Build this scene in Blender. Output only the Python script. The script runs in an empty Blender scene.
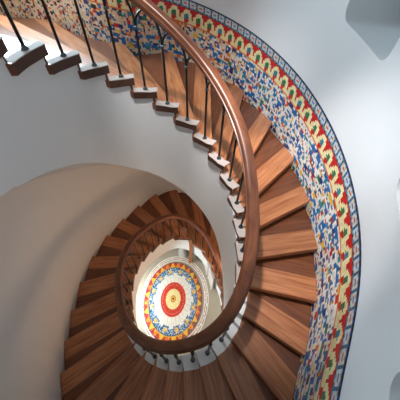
import bpy, bmesh, math, random
import numpy as np
from mathutils import Vector, Matrix
WALL_C = (.76, .77, .78); STR_C = (.80, .79, .78); CAP_GLARE_C = (.50, .42, .38)
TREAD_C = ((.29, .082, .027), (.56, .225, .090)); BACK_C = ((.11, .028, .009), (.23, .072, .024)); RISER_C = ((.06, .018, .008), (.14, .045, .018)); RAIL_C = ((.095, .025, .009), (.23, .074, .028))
RAIL_W, RAIL_H, BR, BOFF, ARCH = .145, .12, .017, .42, .26
BOARD = .31; DEP0 = [.86, .87]
TSZ, NVF, MOT = .034, 24, 22
SKY = (0.2, 0, .6, .8); SKYC = (.85, .92, 1.0); SKYS = .3; EXPO = 0.
FLOOR_ = -6.24
MED = ((-.20, .69), .95, 1.28)
BRD = (.05, .05, 1.12, 1.47, .13)
COLM = (.06, 2.36); POST = (.35, 2.02)
def win(y0, y1, zb0, zb1, zt, x0=1.2, x1=2.8):
    # the sill slopes with the stair
    return ([(x0, y0, zb0), (x0, y1, zb1), (x0, y1, zt), (x0, y0, zt)], [(x1, y0, zb0+.1), (x1, y1, zb1+.1), (x1, y1, zt), (x1, y0, zt)], .11)
def opening(cx, cy, nx, ny, w, z0, z1, d0=-.6, d1=1.4):
    tx, ty = -ny, nx
    q = lambda d: [(cx+nx*d-tx*w/2, cy+ny*d-ty*w/2, z0), (cx+nx*d+tx*w/2, cy+ny*d+ty*w/2, z0), (cx+nx*d+tx*w/2, cy+ny*d+ty*w/2, z1), (cx+nx*d-tx*w/2, cy+ny*d-ty*w/2, z1)]
    return (q(d0), q(d1), .0)
CUTS = [win(.76, 1.66, .80, .99, 2.2, 1.5), win(-1.25, -.28, .0, .20, 1.7, 1.2, 2.75), win(-2.6, -1.60, -.36, -.14, 1.3, .9, 2.3),
    opening(-3.9, 5.3, -.4, .92, 1.8, 2.0, 3.8), opening(-2.2, .35, -1, 0, 1.1, FLOOR_+.001, -4.85)]
AREAS = [('upper_window_light', (-4.0, 5.5, 2.9), (.9, 0, .0), 1.7, 1.6, 480, (.66, .88, 1)),
         ('tread_fill_spot', (.1, .1, 4.0), (1.75, .38, -1.1), 'SPOT', 41, 1150, (.92, .90, .90)),  # unseen spot added to brighten the right-hand treads
         ('flight_fill_light', (1.75, .2, -3.0), (-2.2, .6, -3.0), .9, 1.8, 88, (1, .58, .30)),  # unseen warm lamp added under the flight to light the lower wall
         ('ground_fill_light', (-2.45, .35, -5.5), (0, .9, FLOOR_), 1.2, 1.0, 115, (.82, .98, 1)),  # added lamp in an added doorway, brightens the floor medallion
         ('tread_fill_spot', (.3, -.6, 4.0), (.7, 2.2, -.3), 'SPOT', 42, 640, (.95, .93, .92))]  # second added spot, brightens the upper treads
D={'cx': -0.07865, 'cy': -1.78273, 'cz': 1.70907, 'ax': 0.69919, 'ay': -0.02192, 'az': -0.33281, 'f': 230.72618, 'k': 0.54449, 'Ri': 1.83152, 'Ro': 3.89525, 'N': 26.19244, 't0': 1.23166, 'hr': 0.97033, 'hd': 1.0289, 'ds': 1.58639, 'wb': 0.10904, 'rr': -0.05418, 'Ic1': 0.1332, 'Is1': 0.12326, 'Ic2': 0.12294, 'Is2': 0.04179, 'Ic3': 0.00168, 'Is3': 0.02934, 'Oc1': 0.06529, 'Os1': 0.11041, 'Oc2': 0.08662, 'Os2': 0.17488, 'Oc3': 0.0082, 'Os3': 0.04106, 'PIc1': -0.11672, 'PIs1': -0.30277, 'PIc2': 0.05102, 'PIs2': -0.09758, 'POc1': 0.08911, 'POs1': 0.36987, 'POc2': -0.07017, 'POs2': -0.08341, 'PO0': 0.16812, 'ds2': 0.91211, 'dsl': -0.03696, 'fs': 0.03072, 'S0': 0.00481, 'S1': 0.0189, 'S2': 0.07789, 'S3': 0.00453, 'S4': -0.20567, 'S5': -0.13685, 'S6': -0.0511, 'S7': -0.06366, 'S8': -0.02082, 'S9': 0.02403, 'S10': -0.0284, 'S11': -0.02571, 'S12': 0.01055, 'S13': -0.0896, 'S14': -0.05808, 'S15': 0.10067, 'S16': 0.22035, 'S17': 0.06619, 'S18': 0.00032, 'S19': 0.0, 'T0': -0.01481, 'T1': -0.01495, 'T2': -0.11599, 'T3': 0.0171, 'T4': 0.01907, 'T5': 0.05029, 'T6': 0.04561, 'T7': -0.02426, 'T8': 0.0067, 'T9': 0.04089, 'T10': 0.00762, 'T11': 0.01335, 'T12': 0.06957, 'T13': 0.04156, 'T14': 0.01665, 'T15': -0.02856, 'T16': -0.12418, 'T17': -0.04623, 'T18': -0.00027, 'T19': 0.0, 'B0': 0.44068, 'B1': 0.34986, 'B2': -0.20569, 'B3': -0.33314, 'B4': -0.20272, 'B5': -0.19105, 'B6': -0.11004, 'B7': -0.24758, 'B8': -0.09081, 'B9': -0.0005, 'B10': 0.0, 'B11': 0.0, 'B12': 0.0, 'B13': 0.0, 'B14': 0.0, 'B15': 0.0, 'B16': 0.0, 'B17': 0.0, 'B18': 0.0, 'B19': 0.0, 'R0': 0.0, 'R1': 0.0, 'R2': 2e-05, 'R3': 0.00761, 'R4': 0.01381, 'R5': -0.02946, 'R6': -0.03083, 'R7': -0.00592, 'R8': -0.00031, 'R9': -0.00974, 'R10': 0.00309, 'R11': 0.0049, 'R12': -0.01865, 'R13': -0.01587, 'R14': 0.0152, 'R15': 0.03552, 'R16': 0.02847, 'R17': 0.00466, 'R18': 0.0, 'R19': 0.0}
AZ=0.33280878079765813
CAMR=[[0.99975975, -0.01410708, -0.01677604], [0.0, 0.76536311, -0.64359871], [0.02191906, 0.64344409, 0.76517923]]
CAML=[0.508081, -1.710606, 1.709067]
# ------------------------------------------------------------------ plan of the stair (oval well, oval outer wall)
H = .18                      # rise of one step
FLOOR = -6.24
PI = math.pi
CA, SA = math.cos(AZ), math.sin(AZ)
KN0, KDX = -10., 44/19

def bsp(s, pre):
    u = (s-KN0)/KDX; w = 0.
    for i in range(20):
        t = abs(u-i)
        if t < 1: w += D[f'{pre}{i}']*(2/3-t*t+t**3/2)
        elif t < 2: w += D[f'{pre}{i}']*(2-t)**3/6
    return w

def phase(s, outer):
    th = D['t0']-s*2*PI/D['N']; r = th
    for m in (1, 2): r += D[f'PIc{m}']*math.cos(m*th)+D[f'PIs{m}']*math.sin(m*th)
    if outer:
        r += D['PO0']
        for m in (1, 2): r += D[f'POc{m}']*math.cos(m*th)+D[f'POs{m}']*math.sin(m*th)
    else: r += bsp(s, 'T')
    return r

def plan(th, R, g, off=0.):
    f = 1.
    for m in (1, 2, 3): f += D[f'{g}c{m}']*math.cos(m*th)+D[f'{g}s{m}']*math.sin(m*th)
    x, y = D['k']*R*f*math.cos(th), R*f*math.sin(th)
    n = math.hypot(x, y); x *= 1+off/n; y *= 1+off/n
    return x*CA-y*SA, x*SA+y*CA

def inner(s, off=0.):        # the line the balusters stand on
    return plan(phase(s, False), D['Ri']*(1+bsp(s, 'S')), 'I', off+.16*smooth((s-27.5)/2.5))
def oval(s, off=0.): return plan(phase(s, True), D['Ro'], 'O', off)
UPC = [(-11, -1.6, -3.6), (-10, -2.3, -2.9), (-9, -2.9, -2.2), (-8, -3.5, -1.5), (-7, -4.2, -.8), (-6, -4.8, .2), (-5, -5.2, 1.4), (-4, -5.4, 2.8), (-3, -5.3, 4.2), (-2, -4.5, 5.25), (-1, -3.0, 5.1), (0, -1.1, 4.1)]
UPC += [(k, *oval(k)) for k in (1, 2, 3)]
def outer(s, off=0.):        # the wall beside the stair: above step 1 the stair hall widens
    if s >= 1.: return oval(s, off)
    def cr(s):
        k = max(1, min(len(UPC)-3, int(math.floor(s))+11)); t = s-UPC[k][0]; r = []
        for c in (1, 2):
            a, b, e, f = (UPC[k+j][c] for j in (-1, 0, 1, 2))
            r.append(.5*((2*b)+(e-a)*t+(2*a-5*b+4*e-f)*t*t+(3*b-a-3*e+f)*t**3))
        return Vector(r)
    p = cr(max(s, -10.)); 
    if off:
        t = (cr(min(s+.05, 1.2))-cr(max(s, -10.)-.05)).normalized(); nn = Vector((-t.y, t.x))
        if nn.dot(p) < 0: nn = -nn
        p = p+nn*off
    return p.x, p.y
def wall_at(th, off=0.):
    return plan(th, D['Ro'], 'O', off)
def smooth(t): t = max(0., min(1., t)); return t*t*(3-2*t)

# ------------------------------------------------------------------ helpers
sc = bpy.context.scene
col = sc.collection
def link(name, me, mat, parent=None):
    o = bpy.data.objects.new(name, me); col.objects.link(o)
    if mat is not None:
        for m in (mat if isinstance(mat, (list, tuple)) else [mat]): me.materials.append(m)
    if parent is not None: o.parent = parent
    return o
def tag(o, label=None, cat=None, group=None, kind=None):
    if label: o['label'] = label
    if cat: o['category'] = cat
    if group: o['group'] = group
    if kind: o['kind'] = kind
    return o
def empty(name, loc=(0, 0, 0)):
    o = bpy.data.objects.new(name, None); col.objects.link(o); o.location = loc; o.empty_display_size = .1
    return o
class MB:
    def __init__(s): s.v = []; s.f = []; s.uv = []
    def add(s, vs, fs, uvs=None):
        n = len(s.v); s.v += [tuple(p) for p in vs]; s.f += [tuple(n+i for i in f) for f in fs]
        if uvs: s.uv += list(uvs)
    def mesh(s, name, smooth_=False, bevel=0):
        me = bpy.data.meshes.new(name); me.from_pydata(s.v, [], s.f); me.update()
        if s.uv:
            uv = me.uv_layers.new(name='UVMap'); li = np.zeros(len(me.loops), dtype=np.int32); me.loops.foreach_get('vertex_index', li)
            a = np.array(s.uv, dtype=np.float32)[li]; uv.data.foreach_set('uv', a.ravel())
        bm = bmesh.new(); bm.from_mesh(me)
        bmesh.ops.recalc_face_normals(bm, faces=bm.faces)
        if bevel: bmesh.ops.bevel(bm, geom=[e for e in bm.edges if len(e.link_faces) == 2 and e.calc_face_angle() > .5], offset=bevel, segments=2, profile=.5, affect='EDGES')
        bm.to_mesh(me); bm.free()
        if smooth_: me.polygons.foreach_set('use_smooth', [True]*len(me.polygons))
        return me
def tube(mb, pts, rad, n=8):
    """round bar through pts, radius per point"""
    pts = [Vector(p) for p in pts]; base = len(mb.v); vs = []
    for i, p in enumerate(pts):
        t = (pts[min(i+1, len(pts)-1)]-pts[max(i-1, 0)]).normalized()
        a = t.orthogonal() if abs(t.z) < .9 else Vector((1, 0, 0))
        a = (a-t*a.dot(t)).normalized(); b = t.cross(a)
        if i and (a.dot(prev) < .3):
            a = (prev-t*prev.dot(t)).normalized(); b = t.cross(a)
        elif i:
            a = (prev-t*prev.dot(t)).normalized(); b = t.cross(a)
        prev = a
        r = rad[i] if isinstance(rad, (list, tuple)) else rad
        vs += [p+r*(math.cos(2*PI*k/n)*a+math.sin(2*PI*k/n)*b) for k in range(n)]
    fs = []
    for i in range(len(pts)-1):
        for k in range(n): fs.append((i*n+k, i*n+(k+1) % n, (i+1)*n+(k+1) % n, (i+1)*n+k))
    fs.append(tuple(range(n))[::-1]); fs.append(tuple((len(pts)-1)*n+k for k in range(n)))
    mb.add(vs, fs)
def lathe(mb, prof, c, n=16):
    vs = [(c[0]+r*math.cos(2*PI*k/n), c[1]+r*math.sin(2*PI*k/n), c[2]+z) for r, z in prof for k in range(n)]
    fs = [(i*n+k, i*n+(k+1) % n, (i+1)*n+(k+1) % n, (i+1)*n+k) for i in range(len(prof)-1) for k in range(n)]
    fs.append(tuple(range(n))[::-1]); fs.append(tuple((len(prof)-1)*n+k for k in range(n)))
    mb.add(vs, fs)
def box(mb, c, sx, sy, sz, rz=0.):
    vs = []
    for dx in (-1, 1):
        for dy in (-1, 1):
            for dz in (-1, 1):
                x, y = dx*sx/2, dy*sy/2
                vs.append((c[0]+x*math.cos(rz)-y*math.sin(rz), c[1]+x*math.sin(rz)+y*math.cos(rz), c[2]+dz*sz/2))
    mb.add(vs, [(0, 1, 3, 2), (4, 6, 7, 5), (0, 4, 5, 1), (2, 3, 7, 6), (0, 2, 6, 4), (1, 5, 7, 3)])

# ------------------------------------------------------------------ materials
def mat(name, rgb, rough=.5, spec=.5, metal=0.):
    m = bpy.data.materials.new(name); m.use_nodes = True; b = m.node_tree.nodes['Principled BSDF']
    b.inputs['Base Color'].default_value = (*rgb, 1); b.inputs['Roughness'].default_value = rough
    b.inputs['Specular IOR Level'].default_value = spec; b.inputs['Metallic'].default_value = metal
    return m
def N(m, t, **k):
    n = m.node_tree.nodes.new(t)
    for a, v in k.items():
        if a in n.inputs: n.inputs[a].default_value = v
        else: setattr(n, a, v)
    return n
def L(m, a, b): m.node_tree.links.new(a, b)
def wood(name, c0, c1, rough, coord='UV', sc_=(1.5, 22, 22), var=.35, coat=0., cmid=None):
    m = mat(name, c0, rough); b = m.node_tree.nodes['Principled BSDF']
    tc = N(m, 'ShaderNodeTexCoord'); mp = N(m, 'ShaderNodeMapping', Scale=sc_)
    L(m, tc.outputs[coord], mp.inputs['Vector'])
    oi = N(m, 'ShaderNodeObjectInfo'); ad = N(m, 'ShaderNodeVectorMath', operation='ADD')
    sc2 = N(m, 'ShaderNodeVectorMath', operation='SCALE'); sc2.inputs[3].default_value = 37.
    cb = N(m, 'ShaderNodeCombineXYZ'); L(m, oi.outputs['Random'], cb.inputs[0]); L(m, oi.outputs['Random'], cb.inputs[1])
    L(m, cb.outputs[0], sc2.inputs[0]); L(m, mp.outputs[0], ad.inputs[0]); L(m, sc2.outputs[0], ad.inputs[1])
    ns = N(m, 'ShaderNodeTexNoise', Scale=1., Detail=6., Roughness=.6, Distortion=.6); L(m, ad.outputs[0], ns.inputs['Vector'])
    cr = N(m, 'ShaderNodeValToRGB'); cr.color_ramp.elements[0].position = .32; cr.color_ramp.elements[1].position = .68
    cr.color_ramp.elements[0].color = (*c0, 1); cr.color_ramp.elements[1].color = (*c1, 1)
    L(m, ns.outputs['Fac'], cr.inputs['Fac'])
    hv = N(m, 'ShaderNodeHueSaturation'); mr = N(m, 'ShaderNodeMapRange'); mr.inputs['To Min'].default_value = 1-var; mr.inputs['To Max'].default_value = 1+var
    L(m, oi.outputs['Random'], mr.inputs['Value']); L(m, mr.outputs[0], hv.inputs['Value']); L(m, cr.outputs[0], hv.inputs['Color'])
    L(m, hv.outputs[0], b.inputs['Base Color'])
    rr = N(m, 'ShaderNodeMapRange'); rr.inputs['To Min'].default_value = rough-.08; rr.inputs['To Max'].default_value = rough+.12
    L(m, ns.outputs['Fac'], rr.inputs['Value']); L(m, rr.outputs[0], b.inputs['Roughness'])
    bp = N(m, 'ShaderNodeBump', Strength=.15, Distance=.01); L(m, ns.outputs['Fac'], bp.inputs['Height']); L(m, bp.outputs[0], b.inputs['Normal'])
    b.inputs['Coat Weight'].default_value = coat; b.inputs['Coat Roughness'].default_value = .15
    return m
def plaster(name, rgb, rgb2):
    m = mat(name, rgb, .75, .3); b = m.node_tree.nodes['Principled BSDF']
    tc = N(m, 'ShaderNodeTexCoord'); ns = N(m, 'ShaderNodeTexNoise', Scale=1.3, Detail=5., Roughness=.6); L(m, tc.outputs['Object'], ns.inputs['Vector'])
    mx = N(m, 'ShaderNodeMix', data_type='RGBA'); mx.inputs[6].default_value = (*rgb, 1); mx.inputs[7].default_value = (*rgb2, 1)
    L(m, ns.outputs['Fac'], mx.inputs[0]); L(m, mx.outputs[2], b.inputs['Base Color'])
    n2 = N(m, 'ShaderNodeTexNoise', Scale=60., Detail=3.); L(m, tc.outputs['Object'], n2.inputs['Vector'])
    bp = N(m, 'ShaderNodeBump', Strength=.08, Distance=.01); L(m, n2.outputs['Fac'], bp.inputs['Height']); L(m, bp.outputs[0], b.inputs['Normal'])
    return m
def tiles(name, rough):
    m = mat(name, (1, 1, 1), rough, .5); b = m.node_tree.nodes['Principled BSDF']
    at = N(m, 'ShaderNodeAttribute', attribute_name='tile'); L(m, at.outputs['Color'], b.inputs['Base Color'])
    tc = N(m, 'ShaderNodeTexCoord'); n2 = N(m, 'ShaderNodeTexNoise', Scale=30., Detail=2.); L(m, tc.outputs['Object'], n2.inputs['Vector'])
    bp = N(m, 'ShaderNodeBump', Strength=.25, Distance=.01); L(m, n2.outputs['Fac'], bp.inputs['Height']); L(m, bp.outputs[0], b.inputs['Normal'])
    return m

M_WALL = plaster('white_plaster', WALL_C, tuple(c*.95 for c in WALL_C))
M_STR = plaster('stringer_plaster', STR_C, tuple(c*.95 for c in STR_C))
M_TREAD = wood('tread_wood', *TREAD_C, .34, var=.18, coat=.25)
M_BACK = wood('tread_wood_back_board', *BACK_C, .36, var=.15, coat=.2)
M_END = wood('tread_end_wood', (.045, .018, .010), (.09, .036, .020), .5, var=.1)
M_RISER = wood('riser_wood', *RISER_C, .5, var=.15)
M_RAIL = wood('rail_wood', *RAIL_C, .38, sc_=(3, 14, 14), var=0., coat=.2)
M_CAP_GLARE = plaster('glare_tread_end', CAP_GLARE_C, tuple(c*.85 for c in CAP_GLARE_C))  # pale tone paints the glare on the upper tread ends
M_CURB = plaster('white_painted_curb', (.86, .84, .81), (.82, .80, .77))
M_IRON = mat('wrought_iron', (.02, .022, .024), .35, .6, .6)
M_COLLAR = mat('iron_collar', (.10, .13, .14), .3, .6, .8)
M_TILE = tiles('mosaic_tile', .42)
M_FLOORT = tiles('floor_mosaic_tile', .45)
M_FLOOR = plaster('pale_stone_floor', (.52, .45, .35), (.40, .33, .25))
M_PANEL = plaster('painted_panel', (.68, .62, .58), (.60, .54, .50))
M_COL = plaster('column_plaster', (.45, .42, .38), (.38, .35, .32))
M_POST = wood('post_wood', (.30, .10, .035), (.42, .17, .07), .5, coord='Object', var=0.)

# ------------------------------------------------------------------ staircase: treads, risers, plaster body
S0, S1 = -9, 34
stair = tag(empty('spiral_staircase', (0, 0, FLOOR)),
            'winding oval staircase with polished brown wooden treads and a smooth white plaster underside', 'staircase')
def set_parent(o, p):
    o.parent = p; o.matrix_parent_inverse = p.matrix_world.inverted(); return o
def P_(o):                    # geometry is written in world coordinates
    o.parent = stair; o.location = (0, 0, -FLOOR); return o
NOSE, TH, LIP = .05, .10, .075
def lerp(a, b, t): return tuple(a[i]+(b[i]-a[i])*t for i in range(len(a)))
def inner_ext(s, off): return inner(s, off)
for i in range(S0, S1+1):
    z = -H*i; n = 5
    # plan outline: inner curve from back to front, outer curve front to back; the nosing is pushed forward
    ia = [inner(i-1-.02+k*(1.02)/n, -LIP) for k in range(n+1)]
    ob = [outer(i-1-.06+k*(1.06)/n, -.012) for k in range(n+1)]
    fdir = Vector(ob[-1])-Vector(ia[-1]); nrm = Vector((fdir.y, -fdir.x)).normalized()
    if (Vector(inner(i+.5))-Vector(inner(i))).dot(nrm) < 0: nrm = -nrm
    ia[-1] = (ia[-1][0]+nrm.x*NOSE, ia[-1][1]+nrm.y*NOSE); ob[-1] = (ob[-1][0]+nrm.x*NOSE*.6, ob[-1][1]+nrm.y*NOSE*.6)
    m = MB(); K = 8
    a0, a1 = Vector(ia[-1]), Vector(ob[-1])
    rows = []
    for k in range(n+1): rows.append([lerp(ia[k], ob[k], j/K) for j in range(K+1)])
    def cut(k_, j):           # the row before the last follows the plank edge, parallel to the nosing
        f = Vector(rows[n][j]); b = Vector(rows[0][j]); w_ = (f-b).length
        return min(.97, BOARD/max(.01, abs((f-b).dot(nrm))))
    for j in range(K+1):
        c_ = cut(0, j); pa = [rows[k][j] for k in range(n+1)]
        def along(t):         # t = 0 front .. 1 back along the original rows
            x = (1-t)*n; k0 = min(n-1, int(x)); return lerp(pa[k0], pa[k0+1], x-k0)
        for k in range(n+1): rows[k][j] = along(1-(k/n if k == n else (k/(n-1))*(1-c_)))
    vs = []; uvs = []
    for dz in (0, -TH):
        for k in range(n+1):
            for j in range(K+1):
                x, y = rows[k][j]; vs.append((x, y, z+dz))
                w = (math.dist(ia[0], ia[-1])*(1-j/K)+math.dist(ob[0], ob[-1])*j/K)
                uvs.append((j/K*math.dist(ia[k], ob[k])+dz, (a0-Vector((x, y))).dot(nrm)+dz))
    A = (n+1)*(K+1); fs = []
    q = lambda k, j, l=0: l*A+k*(K+1)+j
    for k in range(n):
        for j in range(K):
            fs.append((q(k, j), q(k+1, j), q(k+1, j+1), q(k, j+1))); fs.append((q(k, j, 1), q(k, j+1, 1), q(k+1, j+1, 1), q(k+1, j, 1)))
    for k in range(n):
        fs.append((q(k, 0), q(k, 0, 1), q(k+1, 0, 1), q(k+1, 0))); fs.append((q(k, K), q(k+1, K), q(k+1, K, 1), q(k, K, 1)))
    for j in range(K):
        fs.append((q(0, j), q(0, j+1), q(0, j+1, 1), q(0, j, 1))); fs.append((q(n, j), q(n, j, 1), q(n, j+1, 1), q(n, j+1)))
    m.add(vs, fs, uvs)
    me = m.mesh('tread', bevel=.009)
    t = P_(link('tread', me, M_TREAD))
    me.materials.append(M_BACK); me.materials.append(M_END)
    p0 = Vector(inner(i)); 
    for pl in me.polygons:
        c = Vector(pl.center[:2])
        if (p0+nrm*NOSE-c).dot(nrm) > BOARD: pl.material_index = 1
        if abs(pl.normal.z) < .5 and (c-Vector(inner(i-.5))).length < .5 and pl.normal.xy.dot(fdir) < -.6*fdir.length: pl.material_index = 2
    # well-side end: painted white low down, upper ones hold glare in their colour
    m = MB(); vs = []
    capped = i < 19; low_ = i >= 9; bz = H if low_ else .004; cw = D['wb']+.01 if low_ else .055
    for k in range(n+1):
        for off in (-LIP-.002, cw):
            f = k/n; s_ = i-1-.06+f*1.10 if low_ else i-1+.02+f*.98
            x, y = inner(s_, off)
            if k == n: x += nrm.x*(NOSE+.003); y += nrm.y*(NOSE+.003)
            vs += [(x, y, z+.004), (x, y, z-bz)]
    fs = []
    for k in range(n):
        a = 4*k; fs += [(a, a+4, a+6, a+2), (a+1, a+3, a+7, a+5), (a, a+1, a+5, a+4), (a+2, a+6, a+7, a+3)]
    fs += [(0, 2, 3, 1), (4*n, 4*n+1, 4*n+3, 4*n+2)]
    m.add(vs, fs)
    if capped: c = link('end_cap', m.mesh('end_cap'), M_CURB if low_ else M_CAP_GLARE, t); c['label'] = 'white painted tread end under the baluster' if low_ else 'tread end under the baluster, glare painted in pale'
    # riser board under the nosing
    m = MB(); a = Vector(inner(i, -.02)); b = Vector(outer(i, -.014)); vs = []; uvs = []
    for l in (0, 1):
        for j in range(K+1):
            pnt = a.lerp(b, j/K)-nrm*(.018*l)
            for zz in (z-TH+.002, z-H-.002): vs.append((pnt.x, pnt.y, zz)); uvs.append((j/K*(b-a).length, zz))
    W = 2*(K+1); fs = []
    for j in range(K):
        fs += [(2*j, 2*j+1, 2*j+3, 2*j+2), (W+2*j, W+2*j+2, W+2*j+3, W+2*j+1), (2*j, 2*j+2, W+2*j+2, W+2*j), (2*j+1, W+2*j+1, W+2*j+3, 2*j+3)]
    fs += [(0, W, W+1, 1), (2*K, 2*K+1, W+2*K+1, W+2*K)]
    m.add(vs, fs, uvs)
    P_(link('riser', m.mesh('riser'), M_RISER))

def depth(s):                 # how far the plaster body reaches below the treads
    up = float(np.interp(s, [-10, -9, -8, -7, -6, -5, -4, -3, 0, 4, 6, 9], DEP0+[.98, 1.17, 1.39, 1.58, 1.71, 1.77, 1.79, 1.88, 2.0, 2.0]))
    return up+(.91-up)*smooth((s-9.5)/7.)
m = MB(); q = 8; prevrow = None; rows = []
for i in range(S0, S1+1):
    for k in range(q+1):
        s = i-1+k/q
        top = -H*i-TH+.001
        bot = max(-H*s-depth(s), FLOOR+.001)
        xi, yi = inner(s, -.012-.06*smooth((s-2)/3.)*smooth((13-s)/3.)); xo, yo = oval(s, -.013)
        top = max(top, bot+.004)
        xt, yt = outer(s-.04, -.013) if s < 1.2 else (xo, yo)
        rows.append([(xi, yi, top), (xi, yi, bot), (xo, yo, bot), (xt, yt, top)])
vs = [p for r in rows for p in r]; fs = []
for r in range(len(rows)-1):
    a, b = 4*r, 4*r+4
    for e in range(4): f = (e+1) % 4; fs.append((a+e, a+f, b+f, b+e))
fs += [(3, 2, 1, 0), tuple(4*(len(rows)-1)+e for e in range(4))]
m.add(vs, fs)
me = m.mesh('plaster_body'); bm = bmesh.new(); bm.from_mesh(me); bmesh.ops.dissolve_degenerate(bm, dist=1e-5, edges=bm.edges[:]); bm.to_mesh(me); bm.free()
bo = P_(link('plaster_body', me, M_STR))
me.polygons.foreach_set('use_smooth', [True]*len(me.polygons)); me.set_sharp_from_angle(angle=math.radians(35))

# ------------------------------------------------------------------ railing
rail = tag(empty('stair_railing', (0, 0, FLOOR)), 'oval sweep of brown moulded handrail on thin black iron balusters around the open well', 'railing')
def R_(o, p=None):
    if p is None: o.parent = rail; o.location = (0, 0, -FLOOR)
    else: o.parent = p
    return o
def rail_h(s): return D['hr']+bsp(s, 'R')
def rail_frame(s):
    x, y = inner(s, D['rr']); e = .05
    x0, y0 = inner(s-e, D['rr']); x1, y1 = inner(s+e, D['rr'])
    T = Vector((x1-x0, y1-y0, -H*2*e)).normalized(); side = Vector((T.y, -T.x, 0)).normalized(); up = side.cross(T)
    if up.z < 0: up = -up
    return Vector((x, y, -H*s+rail_h(s))), T, side, up
prof = []
a_, b_ = RAIL_W/2, RAIL_H
for k in range(13):           # rounded top
    t = PI*k/12; prof.append((a_*.86*math.copysign(abs(math.cos(t))**.7, math.cos(t)), -b_*.40+b_*.40*math.sin(t)**.6))
prof += [(-a_*.84, -b_*.46), (-a_, -b_*.50), (-a_, -b_*.62), (-a_*.86, -b_*.68), (-a_*.72, -b_*.80), (-a_*.62, -b_*.86), (-a_*.62, -b_), (a_*.62, -b_), (a_*.62, -b_*.86), (a_*.72, -b_*.80), (a_*.86, -b_*.68), (a_, -b_*.62), (a_, -b_*.50), (a_*.84, -b_*.46)]
prof = [(u, v+RAIL_H*.5) for u, v in prof]
n = len(prof); m = MB(); ss = [S0-.6+k*.1 for k in range(int((S1+.4-S0+.6)/.1)+1)]; vs = []; uvs = []; dist = 0; last = None
for s in ss:
    c, T, side, up = rail_frame(s)
    if last is not None: dist += (c-last).length
    last = c
    for j, (u, v) in enumerate(prof): vs.append(c+side*u+up*v); uvs.append((dist, j*.012))
fs = [(i*n+k, i*n+(k+1) % n, (i+1)*n+(k+1) % n, (i+1)*n+k) for i in range(len(ss)-1) for k in range(n)]
fs += [tuple(range(n))[::-1], tuple((len(ss)-1)*n+k for k in range(n))]
m.add(vs, fs, uvs); me = m.mesh('handrail', True); me.set_sharp_from_angle(angle=math.radians(50))
R_(link('handrail', me, M_RAIL))
for i, s in [(i, i-BOFF) for i in range(S0, 18)]+[(i, i-f_) for i in range(18, S1+1) for f_ in (.72, .22)]:
    x, y = inner(s); z = -H*i+.004
    m = MB(); top = -H*s+rail_h(s)-RAIL_H*.5
    zt = z+.74
    tube(m, [(x, y, z), (x, y, zt), (x, y, zt+.06)], [BR, BR*.9, BR*.8], 8)
    bl = R_(link('baluster', m.mesh('baluster', True), M_IRON))
    m = MB(); lathe(m, [(.034, 0), (.034, .012), (.026, .02), (.022, .034), (.017, .04)], (x, y, z), 12)
    R_(link('foot_collar', m.mesh('foot_collar', True), M_COLLAR), bl)
    m = MB(); lathe(m, [(.012, 0), (.024, .012), (.024, .03), (.012, .042)], (x, y, zt-.03), 10)
    R_(link('ring', m.mesh('ring', True), M_COLLAR), bl)
    m = MB()                                             # forked scroll that carries the rail
    for sg, ds in ((1, .42), (-1, .42)):
        s2 = s+sg*ds; cx, cy = inner(s2, D['rr']); zz = -H*s2+rail_h(s2)-RAIL_H*.45
        p0 = Vector((x, y, zt-.02)); p3 = Vector((cx, cy, zz)); p1 = Vector((x, y, (zz+zt)/2+.02)); p2 = p0.lerp(p3, .62); p2.z = zz-.025
        pts = []
        for k in range(9):
            t = k/8; pts.append(p0*(1-t)**3+p1*3*t*(1-t)**2+p2*3*t*t*(1-t)+p3*t**3)
        tube(m, pts, [BR*.95-.003*k/8 for k in range(9)], 6)
    R_(link('bracket', m.mesh('bracket', True), M_IRON), bl)

# ------------------------------------------------------------------ outer wall (with its window recesses), floor, ceiling
NW = 220; TOPZ = 4.3; TW = .7
_sa = [(-9.6+k*.05) for k in range(int(11/.05)+1)]; _pa = [oval(s) for s in _sa]
def topz(k):                  # highest point of the oval wall at this bearing
    p = wall_at(2*PI*k/NW); d_, s = min((math.dist(p, q_), s) for q_, s in zip(_pa, _sa))
    if d_ > .15 or s > .95: return TOPZ
    return -H*math.ceil(s)-2.4*H-TH
rows = [-6.34, -4.5, -3, -1.5, 0, 1.5, 3, TOPZ]
m = MB(); vs = []
for off in (0, TW):
    for zz in rows:
        for k in range(NW):
            x, y = wall_at(2*PI*k/NW, off); vs.append((x, y, min(zz, -4.6+(topz(k)+4.6)*(zz+4.6)/(TOPZ+4.6)) if zz > -4.5 else zz))
nr = len(rows); fs = []
q = lambda l, r, k: (l*nr+r)*NW+k % NW
for k in range(NW):
    for r in range(nr-1):
        fs.append((q(0, r, k), q(0, r+1, k), q(0, r+1, k+1), q(0, r, k+1))); fs.append((q(1, r, k), q(1, r, k+1), q(1, r+1, k+1), q(1, r+1, k)))
    fs.append((q(0, 0, k), q(0, 0, k+1), q(1, 0, k+1), q(1, 0, k))); fs.append((q(0, nr-1, k), q(1, nr-1, k), q(1, nr-1, k+1), q(0, nr-1, k+1)))
m.add(vs, fs)
wall = link('wall_outer', m.mesh('wall_outer', True), M_WALL); tag(wall, kind='structure')
UW = [-9.9+k*.1 for k in range(int(11.1/.1)+1)]
m = MB(); vs = [(*outer(s, o_), zz) for s in UW for o_, zz in ((0, -1.4), (0, TOPZ), (.5, TOPZ), (.5, -1.4))]
fs = [(4*r+e, 4*r+(e+1) % 4, 4*r+4+(e+1) % 4, 4*r+4+e) for r in range(len(UW)-1) for e in range(4)]+[(3, 2, 1, 0), tuple(4*(len(UW)-1)+e for e in range(4))]
m.add(vs, fs); uwall = link('wall_upper', m.mesh('wall_upper', True), M_WALL); tag(uwall, kind='structure')
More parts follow.
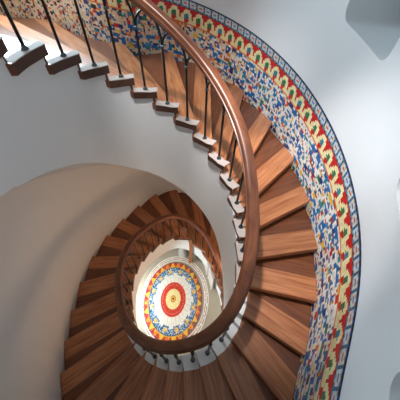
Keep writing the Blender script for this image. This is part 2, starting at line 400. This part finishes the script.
def cutter(pts_in, pts_out, bev):
    """prism between two quads (inner opening, outer opening), rounded along its length"""
    mb = MB(); mb.add(pts_in+pts_out, [(0, 1, 2, 3), (7, 6, 5, 4), (0, 4, 5, 1), (1, 5, 6, 2), (2, 6, 7, 3), (3, 7, 4, 0)])
    me = mb.mesh('cut'); bm = bmesh.new(); bm.from_mesh(me)
    if bev:
        bm.verts.ensure_lookup_table(); es = [e for e in bm.edges if {e.verts[0].index//4, e.verts[1].index//4} == {0, 1}]
        bmesh.ops.bevel(bm, geom=es, offset=bev, segments=6, profile=.5, affect='EDGES')
    bmesh.ops.recalc_face_normals(bm, faces=bm.faces); bm.to_mesh(me); bm.free()
    o = bpy.data.objects.new('cut', me); col.objects.link(o); return o
cuts = []
for c in CUTS: cuts.append(cutter(*c))
for w_ in (wall, uwall):
  for c in cuts:
    md = w_.modifiers.new('b', 'BOOLEAN'); md.operation = 'DIFFERENCE'; md.object = c; md.solver = 'EXACT'
  dg = bpy.context.evaluated_depsgraph_get(); dg.update()
  nm = bpy.data.meshes.new_from_object(w_.evaluated_get(dg)); w_.modifiers.clear(); w_.data = nm
  nm.polygons.foreach_set('use_smooth', [True]*len(nm.polygons)); nm.set_sharp_from_angle(angle=math.radians(32))
for c in cuts: bpy.data.objects.remove(c)
# floor slab and ceiling with an opening added over the well to let sky light in
m = MB(); vs = [(*wall_at(2*PI*k/64, TW+.3), zz) for zz in (FLOOR, FLOOR-.2) for k in range(64)]
m.add(vs, [tuple(range(64)), tuple(range(127, 63, -1))]+[(k, 64+k, 64+(k+1) % 64, (k+1) % 64) for k in range(64)])
tag(link('floor', m.mesh('floor'), M_FLOOR), kind='structure')
m = MB(); vs = []
EX = [(-6.3, -5), (4, -5), (4, 6.3), (-6.3, 6.3)]
def ring_pt(k, inner_):
    a_ = 2*PI*k/64
    if inner_: return SKY[0]+SKY[2]*math.cos(a_), SKY[1]+SKY[3]*math.sin(a_)
    c_, s_ = math.cos(a_), math.sin(a_); f = max(abs(c_), abs(s_)); return -1.1+5.3*c_/f, .6+5.8*s_/f
for zz in (TOPZ, TOPZ+.25):
    for inn in (0, 1): vs += [(*ring_pt(k, inn), zz) for k in range(64)]
fs = []
for k in range(64):
    k1 = (k+1) % 64
    fs += [(k, 64+k, 64+k1, k1), (128+k, 128+k1, 192+k1, 192+k), (k, k1, 128+k1, 128+k), (64+k, 192+k, 192+k1, 64+k1)]
m.add(vs, fs); tag(link('ceiling', m.mesh('ceiling'), M_WALL), kind='structure')

# ------------------------------------------------------------------ mosaic on the wall
random.seed(5)
def lin(c): return tuple(((v/255)/12.92 if v/255 <= .04045 else ((v/255+.055)/1.055)**2.4) for v in c)
C_ = {k: lin(v) for k, v in dict(white=(236, 232, 222), cream=(236, 224, 170), beige=(222, 196, 168), red=(200, 30, 34), dkred=(140, 26, 24), blue=(6, 106, 172), navy=(16, 58, 118),
     teal=(40, 130, 150), green=(40, 120, 80), yellow=(236, 186, 60), orange=(226, 110, 40), rust=(176, 72, 34), black=(26, 24, 30), grey=(150, 160, 165), pale=(196, 208, 214), lav=(206, 176, 160), ltblue=(56, 146, 190), brown=(110, 66, 36)).items()}
def pick(w):
    t = random.random()*sum(x[1] for x in w)
    for k, v in w:
        t -= v
        if t <= 0: return k
    return w[-1][0]
def colored(name, nu, nv, pos, colf, material, thick, parent=None):
    """sheet of nu x nv tiles, one colour per tile, with a back and edges"""
    co = np.array([pos(a, b, 0) for b in range(nv+1) for a in range(nu+1)]+[pos(a, b, 1) for b in (0, nv) for a in range(nu+1)], dtype=np.float32)
    fs = []; cl = []
    for b in range(nv):
        for a in range(nu): fs.append((b*(nu+1)+a, b*(nu+1)+a+1, (b+1)*(nu+1)+a+1, (b+1)*(nu+1)+a)); cl.append(colf(a, b))
    B = (nv+1)*(nu+1)
    for a in range(nu):
        fs.append((B+a, B+a+1, a+1, a)); cl.append(cl[a])
        t = nv*(nu+1); fs.append((t+a, t+a+1, B+nu+1+a+1, B+nu+1+a)); cl.append(cl[(nv-1)*nu+a])
        fs.append((B+a, B+nu+1+a, B+nu+1+a+1, B+a+1)); cl.append((.2, .2, .2))
    me = bpy.data.meshes.new(name); me.from_pydata([tuple(map(float, p)) for p in co], [], fs); me.update()
    ca = me.color_attributes.new('tile', 'FLOAT_COLOR', 'CORNER')
    arr = np.ones((len(fs)*4, 4), dtype=np.float32); arr[:, :3] = np.repeat(np.array(cl, dtype=np.float32), 4, axis=0)
    ca.data.foreach_set('color', arr.ravel())
    return link(name, me, material, parent)

dado = tag(empty('mosaic_dado', (0, 0, 0)), 'colourful ceramic mosaic band climbing the white wall beside the upper treads, edged with red arches', 'mosaic')
# arc length along the outer wall
SA0, SA1 = -8.4, 13.
fine = [SA0+k*.02 for k in range(int((SA1-SA0)/.02)+1)]; arc = [0.]
for a, b in zip(fine, fine[1:]): arc.append(arc[-1]+math.hypot(math.dist(outer(a), outer(b)), H*.02))
TOT = arc[-1]; TU = TSZ
NU = int(TOT/TU)
su = np.interp(np.linspace(0, TOT, NU+1), arc, fine)
HD = D['hd']; B0 = -.22
f0, f1, f2 = HD*.60, HD*.86, HD           # field | arches | border
wo = [outer(s, -.012) for s in su]; wi = [outer(s, -.001) for s in su]
def sheet(name, v0, v1, nv, colf, lift=0., label=None):
    def pos(a, b, back):
        x, y = (wi if back else wo)[a]
        return (x, y, -H*su[a]+v0+(v1-v0)*b/nv)
    o = colored(name, NU, nv, pos, colf, M_TILE, .012, dado)
    if label: o['label'] = label
    return o
# field: blotches of small upright tiles
nv = NVF; grid = [[None]*NU for _ in range(nv)]
motifs = {}
for ca in range(0, NU-1, 3):
  for cb in range(-1, nv, 3):
    if random.random() < .22: continue
    a, b = ca+random.choice((0, 0, 1)), cb+random.choice((0, 1, 1))+(ca//3) % 2
    right = smooth((su[min(a, NU)]+1.0)/1.1)
    c = pick([('blue', 7*right+.15), ('navy', 1.6*right+.6), ('black', 5.5*(1-right)), ('rust', 3*(1-right)+.3), ('orange', .9), ('teal', 1.3*right+.2), ('red', .6), ('yellow', .6), ('green', .35), ('ltblue', .6*right)])
    w, h_ = random.choice([(3, 1), (2, 2), (3, 2), (3, 2), (2, 1), (4, 2), (2, 2)] if right > .5 else [(1, 2), (2, 2), (1, 1), (2, 1), (2, 2)])
    for da in range(w):
        for db in range(h_):
            if random.random() < .92 and a+da < NU and 0 <= b+db < nv: grid[b+db][a+da] = c
for b in range(nv):
    for a in range(NU):
        right = smooth((su[a]-1.)/4.)
        if grid[b][a] is None:
            grid[b][a] = pick([('white', 8*right+.3), ('beige', 8*(1-right)+.3), ('pale', 1.2*right), ('orange', .4), ('rust', .3), ('blue', .5*right), ('teal', .2), ('yellow', .3), ('red', .2), ('green', .12), ('black', .5*(1-right))])
def fieldc(a, b):
    c = C_[grid[b][a]]; j = random.uniform(.82, 1.1); return tuple(v*j for v in c)
sheet('field', B0, f0, nv, fieldc)
# arches: cream horseshoes with a green heart on red
AP = max(1, int(round(ARCH/TU)))
na = 12
def archc(a, b):
    v = (b+.5)/na; sp = H*(su[min(a+8, NU)]-su[max(a-8, 0)])/(16*TU)
    ae = a-((f1-f0)*v)*sp/TU; u = ((ae % AP)+.5)/AP*2-1
    u = max(-1., min(1., u))
    j = random.uniform(.85, 1.08)
    if v < .07: c = 'orange'
    elif v < .12: c = 'rust'
    else:
        v = (v-.12)/.88
        r = math.hypot(u/.92, max(0, v-.42)/.5)
        lim = .95-.75*max(0, (v-.3)/.62)**1.6
        c = 'cream' if abs(u) < lim or v < .22 else 'red'
        if math.hypot(u/.36, (v-.42)/.2) < 1: c = 'green' if (a//AP) % 3 else 'teal'
        if v < .2 and abs(u) < .3: c = 'red'
        if v > .9: c = 'red'
    return tuple(x*j for x in C_[c])
sheet('arch_band', f0, f1, na, archc, label='row of cream arches with green hearts on red')
nb = 7
def bordc(a, b):
    j = random.uniform(.85, 1.08)
    if b == nb-1: c = 'navy' if a % 3 == 0 else 'black'
    elif b == 0: c = 'teal' if a % 3 else 'black'
    elif a % 5 == 0: c = 'teal' if b % 2 else 'navy'
    elif b in (1, nb-2): c = 'grey' if (a+b) % 2 else 'pale'
    elif a % 5 in (2, 3) and b in (3,): c = 'rust' if (a//5) % 2 else 'blue'
    else: c = 'pale' if random.random() < .6 else 'beige'
    return tuple(x*j for x in C_[c])
sheet('border_band', f1, f2, nb, bordc, label='grey-blue checked top border')

# ------------------------------------------------------------------ ground floor: round mosaic medallion and what stands near it
MC, MA, MBY = MED
med = tag(empty('floor_medallion', (MC[0], MC[1], FLOOR)), 'round sunburst mosaic floor medallion at the bottom of the well, red centre and orange triangles', 'mosaic')
NA = 336
def ring(name, r0, r1, nr_, colf, zl=.012, cx=0., cy=0., ax=None, ay=None, label=None):
    ax = ax or MA; ay = ay or MBY
    def pos(a, b, back):
        t = -2*PI*a/NA; r = r0+(r1-r0)*b/nr_
        return (cx+ax*r*math.cos(t), cy+ay*r*math.sin(t), .001 if back else zl)
    o = colored(name, NA, nr_, pos, colf, M_FLOORT, .01, med)
    if label: o['label'] = label
    return o
def J(c): j = random.uniform(.88, 1.06); return tuple(v*j for v in C_[c])
def cc(a, b):
    if b < 2: return J('dkred')
    if b < 4: return J('yellow')
    return J('red') if (a//28) % 2 else J('brown')
ring('centre_boss', .0005, .085, 5, cc, .022, label='dark red boss')
ring('yellow_ring', .085, .255, 6, lambda a, b: J('yellow') if (a//6+b) % 2 and random.random() < .45 else J('cream'), .018, label='yellow ring')
ring('red_ring', .255, .43, 7, lambda a, b: J('white') if (b == 4 and a % 8 == 0) else J('red' if random.random() < .8 else 'orange'), .018, label='red ring')
def wh(a, b):
    t = (a % 14)
    if t == 0 and b < 9: return J('orange') if b < 3 else J('lav')
    if t == 7 and b > 4: return J('pale')
    return J('white')
ring('white_ring', .43, .64, 10, wh, .015, label='white ring of rays')
def bl_(a, b):
    t = (a % 28)-14; r = b/11.
    if b >= 11: return J('navy')
    if r < .2 and abs(t) > 9-r*10: return J('white')
    if math.hypot(t/5., (r-.45)/.32) < 1: return J(pick([('yellow', 3), ('cream', 2), ('rust', 1), ('green', .7)]))
    return J(pick([('blue', 4), ('white', 2.3), ('ltblue', 1.2), ('teal', .8), ('navy', 2.2)]))
ring('blue_ring', .64, .845, 12, bl_, .015, label='blue and white ring with yellow spots')
def tri(a, b):
    r = (b+.5)/9; t = abs((a % 12)-6+.5)/6.
    side = math.cos(2*PI*a/NA)
    if b == 8: return J('yellow' if (a//6) % 2 else 'red')
    if t < 1-r: return J('orange' if random.random() < .6 else 'yellow') if (a//12) % 2 else J('yellow')
    if side > .35: return J(pick([('brown', 2), ('red', 2), ('green', 1), ('orange', 1)]))
    return J(pick([('red', 5), ('orange', 1), ('dkred', .6)]))
ring('triangle_ring', .845, 1.0, 9, tri, .015, label='ring of orange triangles on red')
def outer_r(a, b):
    if b in (2, 5): return J('rust') if random.random() < .8 else J('white')
    return J('white')
ring('edging_ring', .985, 1.0, 1, lambda a, b: J('navy'), .017)
ring('border_ring', 1-BRD[4], 1.0, 8, outer_r, .008, BRD[0], BRD[1], BRD[2], BRD[3], label='white rim with thin red lines')

m = MB(); lathe(m, [(.20, 0), (.20, .08), (.165, .12), (.15, .2), (.135, 1.35), (.15, 1.40), (.18, 1.44), (.18, 1.50)], (COLM[0], COLM[1], FLOOR), 24)
tag(link('column', m.mesh('column', True), M_COL), 'round grey plaster column standing behind the floor medallion', 'column')
m = MB(); box(m, (POST[0], POST[1], FLOOR+.8), .10, .10, 1.6); box(m, (POST[0], POST[1], FLOOR+.05), .14, .14, .10)
tag(link('wooden_post', m.mesh('wooden_post', bevel=.008), M_POST), 'slim square reddish wooden post beside the grey column', 'post')

for a, b, lab in (((.80, 2.0), (.95, 1.50), 'pale low partition panel nearest the wooden post on the ground floor'), ((.97, 1.47), (1.09, .99), 'pale low partition panel at the foot of the stairs, farther from the post')):
    pr = tag(empty('partition_panel', ((a[0]+b[0])/2, (a[1]+b[1])/2, FLOOR)), lab, 'panel', 'low partition panels at the foot of the stairs')
    rz = math.atan2(b[1]-a[1], b[0]-a[0]); ln = math.dist(a, b)
    m = MB(); box(m, (0, 0, .5), ln, .05, .94, rz); link('board', m.mesh('board', bevel=.006), M_PANEL, pr)
    m = MB(); box(m, (0, 0, .99), ln, .08, .035, rz); link('top_rail', m.mesh('top_rail', bevel=.006), M_PANEL, pr)
    for sg in (-1, 1):
        m = MB(); box(m, (sg*math.cos(rz)*(ln/2-.05), sg*math.sin(rz)*(ln/2-.05), .015), .06, .12, .03, rz); link('foot', m.mesh('foot'), M_PANEL, pr)

# ------------------------------------------------------------------ light
w = bpy.data.worlds.new('sky'); sc.world = w; w.use_nodes = True
bg = w.node_tree.nodes['Background']; bg.inputs[0].default_value = (*SKYC, 1); bg.inputs[1].default_value = SKYS
def area(name, loc, target, sx, sy, power, colr, spread=PI):
    l = bpy.data.lights.new(name, 'AREA'); l.shape = 'RECTANGLE'; l.size = sx; l.size_y = sy; l.energy = power; l.color = colr; l.spread = spread
    o = bpy.data.objects.new(name, l); col.objects.link(o); o.location = loc
    o.rotation_euler = (Vector(target)-Vector(loc)).to_track_quat('-Z', 'Y').to_euler(); return o
def spot(name, loc, target, _, deg, power, colr):
    l = bpy.data.lights.new(name, 'SPOT'); l.energy = power; l.color = colr; l.spot_size = math.radians(deg); l.spot_blend = .7; l.shadow_soft_size = .12
    o = bpy.data.objects.new(name, l); col.objects.link(o); o.location = loc
    o.rotation_euler = (Vector(target)-Vector(loc)).to_track_quat('-Z', 'Y').to_euler()
for a in AREAS: (spot if a[3] == 'SPOT' else area)(*a)

# ------------------------------------------------------------------ camera
cam = bpy.data.cameras.new('camera'); co = bpy.data.objects.new('camera', cam); col.objects.link(co)
cam.sensor_width = 36; cam.lens = 36*D['f']/400; cam.clip_start = .02
Rm = Matrix(CAMR)
co.matrix_world = Matrix.Translation(CAML) @ Rm.to_4x4()
sc.camera = co
vs_ = sc.view_settings; vs_.view_transform = 'Standard'; vs_.look = 'None'; vs_.gamma = 1; vs_.use_curve_mapping = False; vs_.exposure = EXPO
